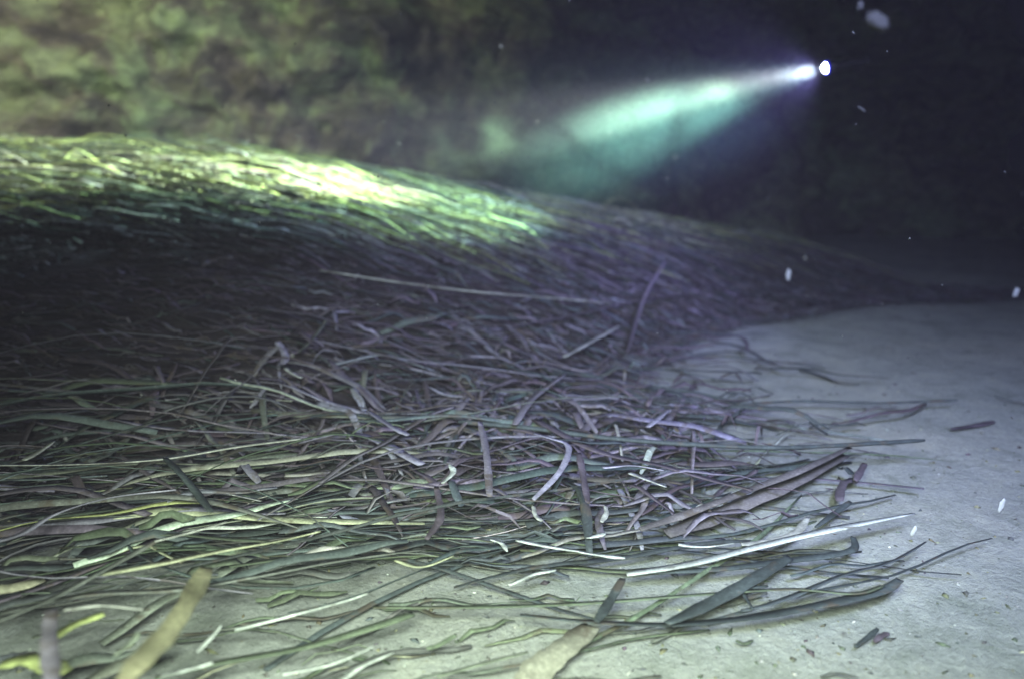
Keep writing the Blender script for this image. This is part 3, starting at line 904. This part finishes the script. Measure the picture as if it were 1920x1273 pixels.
flake(1613, 12, 0.70, 12, 16, 0.2, 'small grey flake at the top edge right of the torch')
flake(1645, 42, 0.62, 46, 30, 0.5, 'larger soft flake just under the small one at the top edge')
flake(1615, 205, 0.8, 16, 6, 0.6, 'thin slanting flake below right of the torch')
flake(1478, 515, 2.0, 9, 24, 0.0, 'bright white upright flake over the dark litter edge', m_pale_flake)
flake(1878, 946, 1.0, 9, 26, 0.25, 'pale upright flake over the sand near the right edge', m_pale_flake)
flake(1905, 549, 1.8, 10, 18, 0.2, 'faint flake at the right edge above the sand', m_pale_flake)
flake(1713, 995, 0.95, 8, 20, 0.3, 'small pale flake over sand below the tip of the white blade', m_pale_flake)

snow_v, snow_f, sn = [], [], 0
for _ in range(1700):
    d = random.uniform(0.6, 3.4)
    y = d; x = random.uniform(-0.75, 0.75) * d
    z = random.uniform(0.02, 1.3)
    if z < float(hgt(x, y)) + 0.02: continue
    r = 0.0004 + 0.0012 * random.random() ** 3
    b4 = np.array([[1, 1, 1], [1, -1, -1], [-1, 1, -1], [-1, -1, 1]]) * r * rng.uniform(0.5, 1.5, (4, 1)) + np.array([x, y, z])
    snow_v.append(b4); snow_f += [(sn, sn + 1, sn + 2), (sn, sn + 3, sn + 1), (sn, sn + 2, sn + 3), (sn + 1, sn + 3, sn + 2)]; sn += 4
o = mesh_obj('marine_snow', np.concatenate(snow_v), np.array(snow_f), m_speck, smooth=False)
tag(o, 'fine pale specks drifting everywhere in the water', 'particles', kind='stuff')


# ------------------------------------------------------------------ silt clouds hanging in the beam
def silt(u, v, d, ru, rv, depth, tilt, density, color, label, nscale=7.0, lo=0.42):
    p = at_depth(u, v, d)
    m = bpy.data.materials.new('silt_volume'); m.use_nodes = True
    nt = m.node_tree; nt.nodes.remove(nt.nodes['Principled BSDF'])
    pv = nt.nodes.new('ShaderNodeVolumePrincipled')
    pv.inputs['Color'].default_value = (*color, 1)
    pv.inputs['Anisotropy'].default_value = 0.0
    tcn = nt.nodes.new('ShaderNodeTexCoord')
    ln = nt.nodes.new('ShaderNodeVectorMath'); ln.operation = 'LENGTH'
    nt.links.new(tcn.outputs['Object'], ln.inputs[0])
    fall = nt.nodes.new('ShaderNodeMapRange'); fall.interpolation_type = 'SMOOTHSTEP'
    fall.inputs['From Min'].default_value = 1.0; fall.inputs['From Max'].default_value = 0.25
    nt.links.new(ln.outputs['Value'], fall.inputs['Value'])
    gm = nt.nodes.new('ShaderNodeNewGeometry')
    nz = nnode(nt, nscale, 4, 0.55, gm.outputs['Position'], 0.6)
    mr = nt.nodes.new('ShaderNodeMapRange'); mr.interpolation_type = 'SMOOTHSTEP'
    mr.inputs['From Min'].default_value = lo; mr.inputs['From Max'].default_value = lo + 0.22
    nt.links.new(nz.outputs[0], mr.inputs['Value'])
    mu = nt.nodes.new('ShaderNodeMath'); mu.operation = 'MULTIPLY'
    nt.links.new(fall.outputs[0], mu.inputs[0]); nt.links.new(mr.outputs[0], mu.inputs[1])
    m2 = nt.nodes.new('ShaderNodeMath'); m2.operation = 'MULTIPLY'; m2.inputs[1].default_value = density
    nt.links.new(mu.outputs[0], m2.inputs[0])
    nt.links.new(m2.outputs[0], pv.inputs['Density'])
    nt.links.new(pv.outputs[0], nt.nodes['Material Output'].inputs['Volume'])
    bm = bmesh.new(); bmesh.ops.create_icosphere(bm, subdivisions=3, radius=1.0)
    me = bpy.data.meshes.new('silt_cloud'); bm.to_mesh(me); bm.free(); me.materials.append(m)
    o = bpy.data.objects.new('silt_cloud', me); COL.objects.link(o)
    o.location = p
    o.scale = (ru * d / FPX, depth, rv * d / FPX)
    o.rotation_euler = (0, tilt, 0)
    return tag(o, label, 'silt cloud', kind='stuff')


def beam_depth(u, a=2.40, b=2.46):
    # distance of the beam's axis along the sight line of column u
    k = (1550 - u) / (1550 - 470)
    return a + (b - a) * k

silt(1235, 205, beam_depth(1235), 185, 62, 0.09, math.radians(-10), 0.027, (0.66, 0.92, 0.80), 'large glowing cloud of stirred silt in the torch beam', 10.0, 0.42)
silt(1345, 176, beam_depth(1345), 62, 42, 0.06, 0, 0.035, (0.7, 0.95, 0.8), 'rounded puff of silt at the torch side of the big cloud', 9, 0.3)
silt(1200, 285, beam_depth(1200), 320, 130, 0.25, math.radians(-14), 0.17, (0.5, 0.85, 0.8), 'soft teal silt sinking under the glowing cloud', 4.5, 0.30)
silt(1560, 132, 2.40, 120, 95, 0.12, 0, 0.035, (0.62, 0.6, 0.85), 'purple haze added close round the torch for its halo', 6, 0.2)  # extra volume added to give the lens a halo
silt(900, 262, beam_depth(900), 130, 60, 0.10, 0, 0.12, (0.6, 0.95, 0.65), 'faint greenish silt haze above the bank crest', 7)
# ------------------------------------------------------------------ murky water
bm = bmesh.new(); bmesh.ops.create_cube(bm, size=1)
me = bpy.data.meshes.new('haze'); bm.to_mesh(me); bm.free()
hz = bpy.data.objects.new('haze', me); COL.objects.link(hz)
hz.scale = (9.4, 9.2, 4.4)
hz.location = (0, 2.6, 1.0)
m = bpy.data.materials.new('murky_water'); m.use_nodes = True
nt = m.node_tree; nt.nodes.remove(nt.nodes['Principled BSDF'])
pv = nt.nodes.new('ShaderNodeVolumePrincipled')
pv.inputs['Color'].default_value = (0.56, 0.50, 0.74, 1)
pv.inputs['Absorption Color'].default_value = (0.10, 0.12, 0.2, 1)
pv.inputs['Density'].default_value = 0.023
pv.inputs['Anisotropy'].default_value = 0.35
nt.links.new(pv.outputs[0], nt.nodes['Material Output'].inputs['Volume'])
me.materials.append(m)
tag(hz, 'murky dark water filling the whole scene', 'water', kind='stuff')
